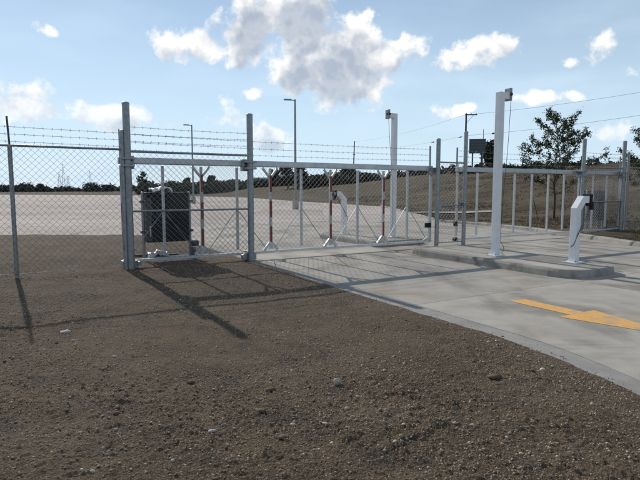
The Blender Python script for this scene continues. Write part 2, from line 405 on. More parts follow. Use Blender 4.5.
# dirt yard: fine displaced soil
RT = .003
azs = np.radians(np.concatenate([np.linspace(-180, YAZ0, 48)[:-1], np.arange(YAZ0, YAZ1, .175), np.arange(YAZ1, 90, .8), np.linspace(90, 180, 20)])); ds = np.concatenate([np.geomspace(.15, .97, 24), np.exp(np.arange(math.log(1.0), math.log(YD1), RT))])
A, Dm = np.meshgrid(azs, ds); X, Y = (Dm*np.sin(A)), (Dm*np.cos(A)); shp = X.shape
x, y = X.ravel(), Y.ravel(); s_, t_ = st(x, y)
def yard_h(x, y):
    d = np.hypot(x, y)
    big = fbm(x/2.6, y/2.6, 3, 1)*.075
    mid = fbm(x/.42, y/.42, 5, 7)*.034
    rough = np.clip(.65 + 1.3*fbm(x/1.9+4, y/1.9, 3, 90), .2, 1.3)
    lump = (clods(x, y, .15, 21, .16)*.28 + clods(x, y, .06, 31, .45)*.5 + clods(x+3, y, .030, 36, .6)*1.0 + clods(x, y+5, .017, 46, .6)*1.0)*rough
    near = np.clip((11.0-d)/7, .48, .64)
    return big*.8 + mid*rough*near + lump*near + .012
def edge_dist(x, y):
    """signed distance to the driveway's left edge, positive on the soil"""
    s_, t_ = st(x, y); e = S_EDGE - .17*np.maximum(0, -t_-7.2)**1.6
    return e - s_
def yard_z(x, y):
    h = yard_h(x, y); e = edge_dist(x, y) + fbm(x/.3, y/.3, 4, 60)*.05
    k = np.clip(e/.6, 0, 1); h = h*(.22+.78*k) + .004*(1-k)
    h = np.where(e < 0, np.maximum(h + e*.9, -.12), h)
    lot = y - 18.3 + fbm(x/.9, y/.9, 4, 61)*.5
    far = np.clip(-lot/1.5, 0, 1); h = h*(.3+.7*far)
    return np.where(lot > 0, np.maximum(h - lot*.6, -.2), h)
z = yard_z(x, y)
keep = (edge_dist(x, y) > -.35) & (y < 19.0) & (s_ < 2)
keep = keep.reshape(shp); nr, nc = shp
fi = np.arange(nr-1)[:, None]; fj = np.arange(nc-1)[None, :]
ok = (keep[:-1, :-1] & keep[1:, :-1] & keep[:-1, 1:] & keep[1:, 1:]).ravel()
fc = np.stack([fi*nc+fj, fi*nc+fj+1, (fi+1)*nc+fj+1, (fi+1)*nc+fj], -1).reshape(-1, 4)[ok][:, ::-1]
used = np.unique(fc); mp_ = np.full(len(x), -1); mp_[used] = np.arange(len(used))
dirt = tag(raw('dirt_yard', np.stack([x, y, z], 1)[used], mp_[fc], 'dirt', smooth=True), 'bare dark brown soil strewn with small stones before the gates', kind='structure')
def yz(x, y): return float(yard_z(np.array([x]), np.array([y]))[0])

def ico():
    t = (1+5**.5)/2; v = np.array([(-1, t, 0), (1, t, 0), (-1, -t, 0), (1, -t, 0), (0, -1, t), (0, 1, t), (0, -1, -t), (0, 1, -t), (t, 0, -1), (t, 0, 1), (-t, 0, -1), (-t, 0, 1)], float)
    v /= np.linalg.norm(v[0])
    f = np.array([(0, 11, 5), (0, 5, 1), (0, 1, 7), (0, 7, 10), (0, 10, 11), (1, 5, 9), (5, 11, 4), (11, 10, 2), (10, 7, 6), (7, 1, 8), (3, 9, 4), (3, 4, 2), (3, 2, 6), (3, 6, 8), (3, 8, 9), (4, 9, 5), (2, 4, 11), (6, 2, 10), (8, 6, 7), (9, 8, 1)])
    return v, f
def scatter(name, n, smin, smax, power, m, label, flat=.6, sink=.3, dmax=15, jag=.35, fine=False):
    v0, f0 = (ico() if not fine else (np.array([(1, 0, 0), (-1, 0, 0), (0, 1, 0), (0, -1, 0), (0, 0, 1), (0, 0, -1)], float), np.array([(0, 2, 4), (2, 1, 4), (1, 3, 4), (3, 0, 4), (2, 0, 5), (1, 2, 5), (3, 1, 5), (0, 3, 5)]))); nv = len(v0)
    az_ = np.radians(rng.uniform(-42, 36, n*3)); d_ = np.sqrt(rng.uniform(1.6**2, dmax**2, n*3)); d_ = np.where(rng.random(n*3) < .6, rng.uniform(1.8, dmax, n*3), d_)
    px, py = d_*np.sin(az_), d_*np.cos(az_)
    dens = fbm(px/1.4, py/1.4, 3, 77)
    ok = (edge_dist(px, py) > .03 - .22*rng.random(n*3)**6) & (dens > rng.uniform(-.75, .35, n*3)); px, py = px[ok][:n], py[ok][:n]; n = len(px)
    sz = smin*(smax/smin)**(rng.random(n)**power); pz = np.where(edge_dist(px, py) < 0.02, np.maximum(yard_z(px, py), .001), yard_z(px, py))
    sc = sz[:, None]*np.stack([rng.uniform(.7, 1.3, n), rng.uniform(.7, 1.3, n), rng.uniform(.5, 1.1, n)*flat/.6], 1)
    v = v0[None]*(1+rng.uniform(-jag, jag, (n, nv, 1)))*sc[:, None, :]
    th = rng.uniform(0, 6.28, n); c, s2 = np.cos(th)[:, None], np.sin(th)[:, None]
    v = np.stack([v[..., 0]*c - v[..., 1]*s2, v[..., 0]*s2 + v[..., 1]*c, v[..., 2]], -1)
    v += np.stack([px, py, pz + sz*(.5-sink)], 1)[:, None]
    f = f0[None] + (np.arange(n)*nv)[:, None, None]
    return tag(raw(name, v.reshape(-1, 3), f.reshape(-1, 3), m), label, kind='stuff')
scatter('gravel', 8000, .005, .014, 3.0, 'stone', 'small pale stones scattered over the brown soil', dmax=17)
scatter('grit', 80000, .003, .009, 1.8, 'stone', 'fine tan grit and crumbs over the brown soil', dmax=13, fine=True)
scatter('soil_clods', 9000, .004, .017, 3.4, 'clod', 'crumbly brown soil lumps lying on the yard', flat=.42, dmax=17, sink=.5, jag=.45)

# ---------------------------------------------------------------- driveway, lot, kerbs
driveway = MB(); k = DRIVE
driveway.prism(k, -.2, -.02)
driveway = tag(driveway.build('driveway', 'joint'), 'pale concrete driveway of large slabs leading to the gates', kind='structure')
SE = [S_EDGE+.30, 2.2, 5.9, 9.7]; TE = [-20, -16.4, -12.7, -9.0, -5.33, -1.6, .95, 4.6, 8.3, 12.0]
def slab_st(s0, s1, t0, t1, parent, gap=.012):
    c = G((s0+s1)/2, (t0+t1)/2, -.06); o = MB().box((0, 0, 0), (s1-s0-gap, t1-t0-gap, .12)).build('slab', 'concrete', parent, bevel=.006)
    o.location = c; o.rotation_euler.z = GA; return o
for a, b in zip(TE[:-1], TE[1:]):
    for c0, c1 in zip(SE[1:-1], SE[2:]):
        if c1 > 9: c1 = 11.7 if a > 0 else 10.0
        slab_st(c0, c1, a, b, driveway)
# border slabs follow the slightly flaring edge
def edge_s(t): return S_EDGE - .17*max(0, -t-7.2)**1.6
for a, b in zip(TE[1:-1], TE[2:]):
    ts = np.linspace(a+.006, b-.006, 15); lf = [stp(edge_s(q), q) for q in ts]; rt = [stp(edge_s(q)+.288, q) for q in ts]
    lane = [stp(edge_s(q)+.30, q) for q in ts]
    MB().prism(lf[::-1] + rt, -.12, .0).build('border_slab', 'border_concrete', driveway)
    MB().prism(lane[::-1] + [stp(SE[1]-.006, a+.006), stp(SE[1]-.006, b-.006)], -.12, .0).build('slab', 'concrete', driveway)
# direction arrow painted on the lane, pointing towards the street
def pxg(px, py, z=0.0):
    r = pix_dir(px, py); q = (z-EYE)/r.z; return Vector((r.x*q, r.y*q, z))
ta, tb = -4.98, -8.02
sm = 2.42 - .72
AR = [(sm-.085, -5.05), (sm+.085, -5.05), (sm+.085, -6.95), (sm+.34, -6.95), (sm, -8.15), (sm-.34, -6.95), (sm-.085, -6.95)]
AR_MID = pxg(520, 300); q0 = st(AR_MID.x, AR_MID.y); q1 = st(*pxg(576, 313.6).xy)
HB = st(*pxg(561, 317.5).xy); HA = st(*pxg(592, 310).xy)
sm = (HB[0]+HA[0])/2; hw = (HA[0]-HB[0])/2; tA = q0[1]; tH = (HB[1]+HA[1])/2
AR = [(sm-hw*.40, tA), (sm+hw*.40, tA), (sm+hw*.40, tH), (sm+hw, tH), (sm, tH-1.35), (sm-hw, tH), (sm-hw*.40, tH)]
arrow = MB(); pts = [stp(*p) for p in AR]
arrow.add([(p[0], p[1], .004) for p in pts], [(0, 6, 2, 1), (5, 4, 3)])
tag(arrow.build('painted_arrow', 'arrow_paint', driveway), 'faded orange direction arrow')

lot = MB().add([(p[0], p[1], -.03) for p in LOT], [tuple(range(len(LOT)))])
lot = tag(lot.build('parking_lot', 'lot_concrete'), 'wide empty pale concrete lot beyond the gates', kind='structure')
SL = 4.6; slab_me = None
for iy in range(0, 12):
    for ix in range(-16, 3):
        x0, y0 = -4.4 + ix*SL, 18.36 + iy*SL
        cs = [(x0, y0), (x0+SL, y0), (x0, y0+SL), (x0+SL, y0+SL)]
        if not all(bool(inside(np.array([a]), np.array([b]), LOT)[0]) for a, b in cs): continue
        if slab_me is None:
            o = MB().box((0, 0, 0), (SL-.05, SL-.05, .1)).build('slab', 'lot_concrete', lot); slab_me = o.data
        else:
            o = bpy.data.objects.new('slab', slab_me); COL.objects.link(o); o.parent = lot
        o.location = (x0+SL/2, y0+SL/2, -.0565 + rng.uniform(-.002, .002)*0)

def offset(poly, d):
    out_ = []
    for i, p in enumerate(poly):
        a = Vector(poly[max(i-1, 0)]); b = Vector(poly[min(i+1, len(poly)-1)]); t = (b-a).normalized()
        out_.append((p[0] - t.y*d, p[1] + t.x*d))
    return out_
def kerb_run(poly, w, h, name, label, m='kerb_concrete', z0=-.05):
    """rolled kerb along a line; the road lies on its right-hand side"""
    mb = MB(); k_ = 0; prof = [(0, z0), (0.02, h*.75), (.06, h), (w, h+.005), (w, z0)]
    for (o_, zz_) in prof:
        for p in offset(poly, o_): mb.v.append((p[0], p[1], zz_))
    n = len(poly)
    for a in range(len(prof)-1):
        for b in range(n-1): mb.f.append((a*n+b, a*n+b+1, (a+1)*n+b+1, (a+1)*n+b))
    return tag(mb.build(name, m, smooth=False), label, kind='structure')
def dense(poly, step=.6):
    o = []
    for a, b in zip(poly[:-1], poly[1:]):
        a, b = Vector(a), Vector(b); n = max(1, int((b-a).length/step))
        o += [tuple(a.lerp(b, i/n)) for i in range(n)]
    return o + [poly[-1]]
kerb_run(dense(KERB_R), .16, .13, 'kerb', 'low concrete kerb along the far side of the right lane')
kerb_run(dense([(5.75, 49.6), (5.9, 25.6), (7.2, 23.4)], 1.0), .16, .11, 'lot_kerb', 'low concrete kerb between the lot and the grass')

def island(s0, s1, t0, t1, label, round0, round1):
    pts = []
    def corner(cs, ct, r, a0, a1):
        for i in range(9):
            a = R(a0 + (a1-a0)*i/8); pts.append((cs + r*math.cos(a), ct + r*math.sin(a)))
    corner(s0+round0, t0+round0, round0, 180, 270); corner(s1-round0, t0+round0, round0, 270, 360)
    corner(s1-round1, t1-round1, round1, 0, 90); corner(s0+round1, t1-round1, round1, 90, 180)
    c = ((s0+s1)/2, (t0+t1)/2); root = empty('traffic_island', G(c[0], c[1], 0), GA); tag(root, label, kind='structure')
    P = [Vector((p[0]-c[0], p[1]-c[1])) for p in pts]; n = len(P)
    def ins(d):
        o = []
        for i, p in enumerate(P):
            t = (P[(i+1) % n]-P[i-1]).normalized(); o.append(p + Vector((-t.y, t.x))*d)
        return o
    mb = MB(); rings = [(0, -.04), (0.0, .0), (.012, .11), (.035, .15), (.15, .152), (.155, .146), (.155, .05)]
    for (d, zz_) in rings: mb.v += [(p.x, p.y, zz_) for p in ins(d)]
    for a in range(len(rings)-1):
        for b in range(n): mb.f.append((a*n+b, a*n+(b+1) % n, (a+1)*n+(b+1) % n, (a+1)*n+b))
    kb = mb.build('kerb', 'kerb_concrete', root)
    q = ins(.158); MB().prism([(p.x, p.y) for p in q], -.02, .146).build('island_top', 'concrete', root)
    return root
island(2.2, 3.85, -5.25, -.75, 'raised concrete island with rounded nose between the two lanes outside the gates', .55, .12)
island(2.3, 4.2, .9, 4.4, 'low raised concrete island inside the gates under the inner card reader posts', .12, .55)

# pale track on the slope
tr = [(x_, 33.8 + .02*(x_-6)**2*.2) for x_ in np.arange(5.9, 11.9, .5)]
mb = MB()
for (a, b) in tr: mb.v += [(a, b-.9, gz1(a, b-.9)+.05), (a, b+.9, gz1(a, b+.9)+.05)]
for i in range(len(tr)-1): mb.f.append((2*i, 2*i+2, 2*i+3, 2*i+1))
tag(mb.build('gravel_track', 'track'), 'pale narrow track crossing the brown slope', kind='structure')

# ---------------------------------------------------------------- chain link and barbed wire
CELL = .118
def chain_mesh(w, z0, z1, rad=.0037, cell=CELL):
    """interlocking zigzag wires in the x-z plane from x=0 to w"""
    half = cell/2; nw = int(w/half); n = int((z1-z0)/half); k = np.arange(n+1); zs = z0 + k*(z1-z0)/n
    V, Fc = [], []; base = 0
    for i in range(nw):
        sg = np.where((k+i) % 2 == 0, 1, -1); xs = np.clip((i+.5)*half + sg*half*.53, 0, w); ys = sg*rad*1.2
        ring = np.stack([np.stack([xs+rad*math.cos(q), ys+rad*math.sin(q), zs], 1) for q in (0, 2.094, 4.189)], 1)
        V.append(ring.reshape(-1, 3)); a = base + np.arange(n)[:, None]*3 + np.arange(3)[None, :]; b = base + np.arange(n)[:, None]*3 + (np.arange(3)[None, :]+1) % 3
        Fc.append(np.stack([a, b, b+3, a+3], -1).reshape(-1, 4)); base += (n+1)*3
    return np.concatenate(V), np.concatenate(Fc)
def mesh_part(parent, x0, w, z0, z1, y=0.0):
    v, f = chain_mesh(w, z0, z1); v = v + np.array([x0, y, 0]); return raw('chain_link_mesh', v, f, 'galvanised_wire', parent)
def barbed(parent, p0, p1, sag=.012, r=.0032):
    p0, p1 = Vector(p0), Vector(p1); L = (p1-p0).length; mb = MB(); n = 12
    mb.tube([p0.lerp(p1, i/n) - Vector((0, 0, sag*4*(i/n)*(1-i/n))) for i in range(n+1)], r, 4)
    d = (p1-p0).normalized(); m = int(L/.15)
    for i in range(1, m):
        q = i/m; c = p0.lerp(p1, q) - Vector((0, 0, sag*4*q*(1-q)))
        for sg in (1, -1):
            e = (Vector((0, .55*sg, 1)) + d*random.uniform(-.6, .6)).normalized()*.026; mb.tube([c-e, c+e], .0026, 3, False)
    return mb.build('barbed_wire', 'galvanised_wire', parent)
def twists(parent, x0, w, z, y=0.0):
    mb = MB(); n = int(w/.105)
    for i in range(n):
        a = Vector((x0 + (i+.5)*w/n, y, z)); mb.tube([a, a + Vector((random.uniform(-.012, .012), random.uniform(-.012, .012), random.uniform(.03, .055)))], .003, 3, False)
    return tag(mb.build('wire_ends', 'galvanised_wire', parent), kind='stuff')
def post(parent, x, y, h, r, name='post', capped=True, z0=-.05):
    mb = MB().tube([(x, y, z0), (x, y, h)], r, 14); o = mb.build(name, 'galvanised', parent, smooth=True)
    if capped: MB().tube([(x, y, h), (x, y, h+.03)], r*1.04, 14).dome((x, y, h+.03), r*1.04, r*.35, 14).build('post_cap', 'galvanised', o, smooth=True)
    return o
def hbar(parent, x0, x1, z, r, name='rail', y=0.0, m='galvanised'):
    return MB().tube([(x0, y, z), (x1, y, z)], r, 10).build(name, m, parent, smooth=True)
def ties(parent, x, z0, z1, r, n=5):
    for i in range(n):
        zz_ = z0 + (z1-z0)*(i+.5)/n; MB().tube([(x, 0, zz_-.018), (x, 0, zz_+.018)], r+.006, 12).build('tension_band', 'galvanised', parent, smooth=True)

def gs(px, t=0.0):
    """place along the gate line seen at that picture column"""
    r = (px-320)/F; return (r*(OY + t*UX) + t*UY) / (UX - r*UY)

# left fence: s from -12.6 to -4.62
fence = empty('chain_link_fence', G(-9.4, 0, 0), GA); tag(fence, 'grey chain link fence topped with barbed wire at the left edge', 'fence')
def fx(s): return s + 9.4
for s in (gs(13.5), gs(13.5)-3.05, gs(13.5)-6.1):
    post(fence, fx(s), 0, 2.42, .038, capped=False)
    MB().tube([(fx(s), .02, 2.40), (fx(s)-.02, .02, 2.92)], .017, 8).build('barb_arm', 'dark_steel', fence)
s_end = gs(124.5)
post(fence, fx(s_end), 0, 2.74, .042, 'end_post')
hbar(fence, fx(gs(13.5)-6.1), fx(s_end), 2.405, .022, 'top_rail', .0)
L0 = fx(gs(13.5)-6.1)
mesh_part(fence, L0, fx(s_end)-L0-.03, .06, 2.40, -.045); twists(fence, L0, fx(s_end)-L0, 2.40, -.045)
hbar(fence, L0, fx(s_end), .09, .004, 'tension_wire', -.05, 'galvanised_wire')
for zz_ in (2.57, 2.70, 2.83): barbed(fence, (L0, .02, zz_), (fx(s_end), .02, zz_-.11))

# right fence beyond the second gate
fr = empty('chain_link_fence', G(12.95, 0, .05), GA); tag(fr, 'grey chain link fence with barbed wire at the right edge past the last tall post', 'fence')
post(fr, .1, 0, 2.85, .042, 'end_post')
for s in (3.0, 6.0):
    post(fr, s, 0, 2.36, .038, capped=False); MB().tube([(s, .02, 2.34), (s+.06, .02, 2.86)], .017, 8).build('barb_arm', 'dark_steel', fr)
hbar(fr, .1, 6.0, 2.35, .022, 'top_rail'); mesh_part(fr, .13, 5.87, .05, 2.34, -.045); twists(fr, .1, 5.9, 2.34, -.045)
for zz_ in (2.52, 2.66, 2.82): barbed(fr, (.1, .02, zz_), (6.0, .02, zz_))

# fixed post pairs
SP = [gs(129.5), gs(250.8), gs(437), gs(464), gs(581.2), gs(621)]
def roller(parent, x, z, side):
    o = MB().box((x+side*.13, .17, z), (.14, .16, .26)).box((x, .02, z+.07), (.24, .22, .05)).box((x, .02, z-.07), (.24, .22, .05)).build('guide_roller', 'galvanised', parent, bevel=.008)
    for q in (-.06, .06): MB().tube([(x+side*.13, .11, z+q-.03), (x+side*.13, .11, z+q+.03)], .045, 12).build('wheel', 'black_plastic', o)
    return o
def post_pair(sa, sb, ha, hb, name, label, mesh=True, guard_rails=True, roll=True, r=.07):
    root = empty(name, G((sa+sb)/2, 0, 0), GA); tag(root, label, 'gate posts'); w = (sb-sa)/2
    pa = post(root, -w, 0, ha, r, 'tall_post'); pb = post(root, w, 0, hb, r, 'tall_post')
    return root, w
gp, w = post_pair(SP[0], SP[1], 3.28, 3.24, 'gate_post_frame', 'two tall grey steel posts with chain link panel before the black operator')
hbar(gp, -w, w, 2.37, .024, 'top_rail', -.02); hbar(gp, -w, w, 1.185, .022, 'mid_rail', -.02)
mesh_part(gp, -w+.08, 2*w-.16, .10, 2.37, -.055); twists(gp, -w+.08, 2*w-.16, 2.37, -.055)
for zz_ in (2.57, 2.71, 2.85): barbed(gp, (-w, -.03, zz_), (w, -.03, zz_))
for sx in (-1, 1):
    roller(gp, sx*w, 2.16, -sx*.55); ties(gp, sx*w, .2, 1.9, .07, 4)
    MB().box((sx*w, .16, .10), (.30, .22, .16)).box((sx*w, .16, .20), (.16, .30, .06)).build('bottom_roller_bracket', 'galvanised', gp, bevel=.01)
    MB().tube([(sx*w-.17*sx, .0, .12), (sx*w-.17*sx, .09, .12)], .045, 12).build('roller_wheel', 'galvanised', gp, smooth=True)

gq, w = post_pair(SP[2], SP[3], 2.97, 3.22, 'gate_post_frame', 'two tall grey posts with narrow chain link panel at the head of the island', r=.058)
hbar(gq, -w, w, 2.37, .022, 'top_rail'); hbar(gq, -w, w, 1.17, .02, 'mid_rail'); hbar(gq, -w, w, .12, .016, 'bottom_rail')
mesh_part(gq, -w+.06, 2*w-.12, .12, 1.17, -.03); mesh_part(gq, -w+.06, 2*w-.12, 1.17, 2.37, -.03)
mb = MB(); 
for i in range(15):
    q = i/14; c = Vector((-w + 2*w*q, -.08, 1.20 - .10*4*q*(1-q))); mb.tube([c-Vector((.042, 0, .0)), c+Vector((.042, .012*(-1)**i, .0))], .011, 5)
mb.build('chain', 'galvanised', gq)
MB().box((-w-.02, -.08, 1.18), (.12, .10, .22)).build('latch', 'galvanised', gq, bevel=.01)
MB().box((w-.14, -.01, 1.18), (.05, .09, .12)).build('padlock', 'dark_steel', gq, bevel=.008)
MB().box((-w-.02, .15, 2.17), (.30, .12, .10)).tube([(-w-.26, .15, 2.14), (-w-.10, .15, 2.0), (-w, .06, 2.1)], .022, 8).build('receiver_hook', 'galvanised', gq)

gr_, w = post_pair(SP[4], SP[5], 3.27, 3.31, 'gate_post_frame', 'two tall grey posts at right around the grey gate operator', r=.065)
for zz_ in (2.37, 1.185): hbar(gr_, -w, w, zz_, .022, 'rail', -.02)
mesh_part(gr_, -w+.08, 2*w-.16, .10, 2.37, -.055)
for zz_ in (2.60, 2.74, 2.86): barbed(gr_, (-w, -.03, zz_), (w, -.03, zz_))
for sx in (-1, 1):
    roller(gr_, sx*w, 2.16, -sx*.55); MB().box((sx*w, .16, .10), (.30, .22, .16)).build('bottom_roller_bracket', 'galvanised', gr_, bevel=.01)
    ties(gr_, sx*w, .2, 1.9, .065, 4)

# ---------------------------------------------------------------- sliding gates
def gate(s0, n, first_red, label, mesh, tapes, TZ=.20, reverse=False):
    L = n*.82; root = empty('sliding_gate', G(s0, TZ, 0), GA); tag(root, label, 'gate', 'sliding gates')
    zb, zt = .16, 2.20
    tr_ = MB().box((L/2, 0, zt), (L+.1, .09, .135)).box((L/2, -.05, zt-.055), (L+.1, .03, .02)).build('top_track', 'aluminium', root, bevel=.01)
    MB().box((L/2, 0, zb), (L+.06, .06, .06)).build('bottom_rail', 'white_frame', root, bevel=.006)
    for i in range(n+1):
        x_ = i*.82; red = (i % 2 == first_red)
        u = MB().box((x_, 0, (zb+zt)/2), (.052, .052, zt-zb-.19)).build('upright', 'white_frame', root, bevel=.004)
        if red and i < n:
            zz_ = zb+.22; bi = 0
            while zz_ < zt-.30:
                h_ = min(.38 if bi % 2 == 0 else .21, zt-.22-zz_)
                if tapes: MB().box((x_+.004, -.031, zz_+h_/2), (.050, .010, h_-.004)).box((x_+.031, -.004, zz_+h_/2), (.010, .044, h_-.004)).build('tape', 'red_tape' if bi % 2 == 0 else 'white_tape', u)
                else: MB().box((x_+.031, .0, zz_+h_/2), (.010, .05, h_-.004)).build('tape', 'red_tape' if bi % 2 == 0 else 'white_tape', u)
                zz_ += h_; bi += 1
            if tapes:
                for sg in (-1, 1):
                    if -.1 < x_+sg*.2 < L+.1:
                        MB().sweep([(x_+sg*.02, 0, zt-.30), (x_+sg*.19, 0, zt-.085)], .045, .045, (0, 1, 0)).build('top_brace', 'white_frame', root)
                        MB().sweep([(x_+sg*.02, 0, zb+.22), (x_+sg*.17, 0, zb+.04)], .06, .05, (0, 1, 0)).build('foot_brace', 'white_frame', root)
                MB().box((x_, -.034, zb+.15), (.09, .012, .16)).build('gusset_plate', 'white_frame', root)
    if tapes:
        for i in range(n):
            a, b = i*.82, (i+1)*.82; (lo, hi) = (a, b) if i % 2 == first_red else (b, a)
            MB().tube([(lo + (.13 if hi > lo else -.13), .01, zb+.10), (hi, .01, (zb+zt)/2)], .008, 6).build('truss_rod', 'galvanised', root)
    if mesh: mesh_part(root, .03, L-.06, zb+.02, zt-.05, -.042)
    else:
        mesh_part(root, 6*.82+.6, L-6*.82-.66, zb+.02, zt-.05, .042)
    for x_ in (0.0, L): MB().box((x_, .03, zt+.32), (.035, .035, .60)).build('barb_arm', 'galvanised', root)
    for zz_ in (2.42, 2.57, 2.73): barbed(root, (0, .03, zz_), (L, .03, zz_), .03)
    return root, L, zb, zt
s0 = gs(122.5, .2)
g1, L, zb, zt = gate(s0, 10, 0, 'long mesh sliding gate with red and white striped uprights closing the left lane', True, True)
MB().box((L+.02, 0, (zb+zt)/2), (.06, .06, zt-zb)).build('end_upright', 'white_frame', g1, bevel=.004)
MB().sweep([(L-.22, 0, zb+.03), (L-.02, 0, zb+.10), (L+.02, 0, zb+.40)], .05, .05, (0, 1, 0)).build('end_foot', 'white_frame', g1)
MB().box((L-.12, -.07, .62), (.17, .09, .13)).build('sensor_box', 'black_plastic', g1, bevel=.01)
s2 = gs(476.6, .2) - .82*1.02
g2, L2, zb, zt = gate(s2+.01, 10, 0, 'sliding gate of bare white uprights without mesh closing the right lane', False, False)
MB().tube([(-.02, -.03, .16), (-.02, .05, .16)], .07, 14).build('wheel', 'black_plastic', g2, smooth=True)
MB().box((-.06, -.03, .62), (.09, .09, .14)).build('sensor_box', 'black_plastic', g2, bevel=.01)

# ---------------------------------------------------------------- gate operators
def operator(s0, t0, label, m, zbase):
    root = empty('gate_operator', G(s0, t0, zbase), GA); tag(root, label, 'gate operator', 'gate operators'); W = 1.05
    for x_ in (0, W):
        po = MB().tube([(x_, 0, -.06), (x_, 0, 1.52)], .035, 12).dome((x_, 0, 1.52), .035, .02, 12).build('post', 'galvanised', root, smooth=True)
        for zz_ in (1.32, .64):
            MB().box((x_, -.02, zz_), (.13, .13, .055)).box((x_+(.09 if x_ == 0 else -.09), .0, zz_), (.10, .05, .04)).build('clamp', 'dark_steel', po, bevel=.006)
    b = MB().box((W/2, .12, .945), (W-.12, .52, 1.09)).build('housing', m, root, bevel=.025)
    MB().box((W/2, .12, 1.505), (W-.09, .56, .035)).build('lid', m, b, bevel=.012)
    MB().box((.11, -.145, .92), (.10, .012, .95)).build('side_panel', 'operator_grey', b, bevel=.004)
    MB().box((W*.58, -.147, 1.28), (.50, .016, .22)).build('cover_panel', m, b, bevel=.008)
    MB().box((.12, -.158, .66), (.03, .015, .24)).build('handle', 'aluminium', b, bevel=.004)
    MB().tube([(W+.02, -.10, .34), (W+.16, -.10, .34)], .07, 12).box((W+.04, -.10, .12), (.10, .10, .26)).build('drive_motor', 'dark_steel', root, bevel=.006)
    for x_ in (0, W): MB().box((x_, 0, -.02), (.24, .24, .06)).build('base_plate', 'galvanised', root, bevel=.004)
    return root
p = pxg(144.5, 261.5); so, to = st(p.x, p.y)
op1 = operator(so, to, 'black gate operator box on two short posts behind the left mesh panel', 'operator_black', .03)
op2 = operator(gs(586, .75), .75, 'dark grey gate operator box behind the white pedestal at right', 'operator_grey', .06)
# crumpled pale cover lying on the black operator
def crumple(name, w, d, h, loc, rz, label, cat, seed, m='plastic_sheet'):
    n = 16; xs, ys = np.meshgrid(np.linspace(-1, 1, n), np.linspace(-1, 1, n)); rr = np.clip(1-(xs**4+ys**4)*.55, 0, 1)
    zz_ = rr**.6*h*(.75 + .9*fbm(xs*2+seed, ys*2, 3, seed)) ; X_ = xs*w/2*(1+.12*fbm(ys*2+seed, xs*2, 2, seed)); Y_ = ys*d/2
    v = np.stack([X_.ravel(), Y_.ravel(), np.maximum(zz_.ravel(), .002)], 1)
    a = np.arange(n-1)[:, None]*n + np.arange(n-1)[None, :]; f = np.stack([a, a+1, a+n+1, a+n], -1).reshape(-1, 4)
    o = raw(name, v, f, m, smooth=True); o.location = loc; o.rotation_euler.z = rz
    md = o.modifiers.new('thick', 'SOLIDIFY'); md.thickness = .006
    return tag(o, label, cat)
c = G(so+.42, to+.08, .03+1.522); crumple('plastic_bag', .46, .40, .13, c, GA, 'crumpled white plastic bag lying on top of the black operator', 'plastic bag', 3)
p = pxg(158, 257, .03); crumple('plastic_sheet', .46, .4, .16, (p.x, p.y, yz(p.x, p.y)+.0), .4, 'crumpled white plastic scrap on the soil below the black operator', 'plastic sheet', 5)
p = pxg(146, 256, .03); o = MB().tube([(-.55, 0, .03), (.75, .1, .03)], .03, 8).build('pipe_offcut', 'dark_steel', None, smooth=True); o.location = (p.x, p.y, yz(p.x, p.y)); o.rotation_euler.z = GA*.2
tag(o, 'dark length of pipe lying on the soil behind the left mesh panel', 'pipe')
p = pxg(180, 256, .03); o = MB().tube([(-.75, 0, .03), (.75, .0, .03)], .028, 8).build('pipe_offcut', 'aluminium', None, smooth=True); o.location = (p.x, p.y, yz(p.x, p.y)); o.rotation_euler.z = GA*.9
tag(o, 'pale length of pipe lying on the soil by the white plastic scrap', 'pipe')

# ---------------------------------------------------------------- card reader pedestals
W_ = .14
def base_plate(root):
    b = MB().box((0, 0, .012), (.30, .30, .024)).build('base_plate', 'white_paint', root, bevel=.004)
    for a in (-1, 1):
        for c_ in (-1, 1): MB().tube([(a*.115, c_*.115, .024), (a*.115, c_*.115, .055)], .012, 6).build('bolt', 'galvanised', b)
def tall_pedestal(loc, sx, label, H=3.56):
    root = empty('card_reader_pedestal', loc, GA); tag(root, label, 'card reader post', 'card reader posts'); base_plate(root)
    MB().sweep([(0, 0, .02), (0, 0, H-W_*.4), (sx*.22, 0, H-W_*.4)], W_, W_, (0, 1, 0)).build('column', 'white_paint', root, bevel=.008)
    hd = MB().box((sx*.255, 0, H-.02), (.07, .16, .27)).build('reader_head', 'lamp_grey', root, bevel=.01)
    MB().tube([(sx*.285, -.03, H-.02), (sx*.31, -.03, H-.02)], .032, 12).build('lens', 'dark_glass', hd)
    MB().tube([(sx*.25, -.085, H-.02), (sx*.25, -.098, H-.02)], .035, 12).build('bezel', 'black_plastic', hd)
    pts = [Vector((sx*.27, -.06, H-.14))]
    for i in range(1, 13):
        q = i/12; pts.append(Vector((sx*(.27*(1-q)**1.6 + .10*q + .02*math.sin(q*6)), -.06-.03*math.sin(q*3), (H-.14)*(1-q)+.30*q)))
    pts += [Vector((sx*.16, -.08, .22)), Vector((sx*.19, -.08, .12)), Vector((sx*.10, -.07, .05))]
    MB().tube(pts, .0055, 6).build('cable', 'cable', root, smooth=True); return root
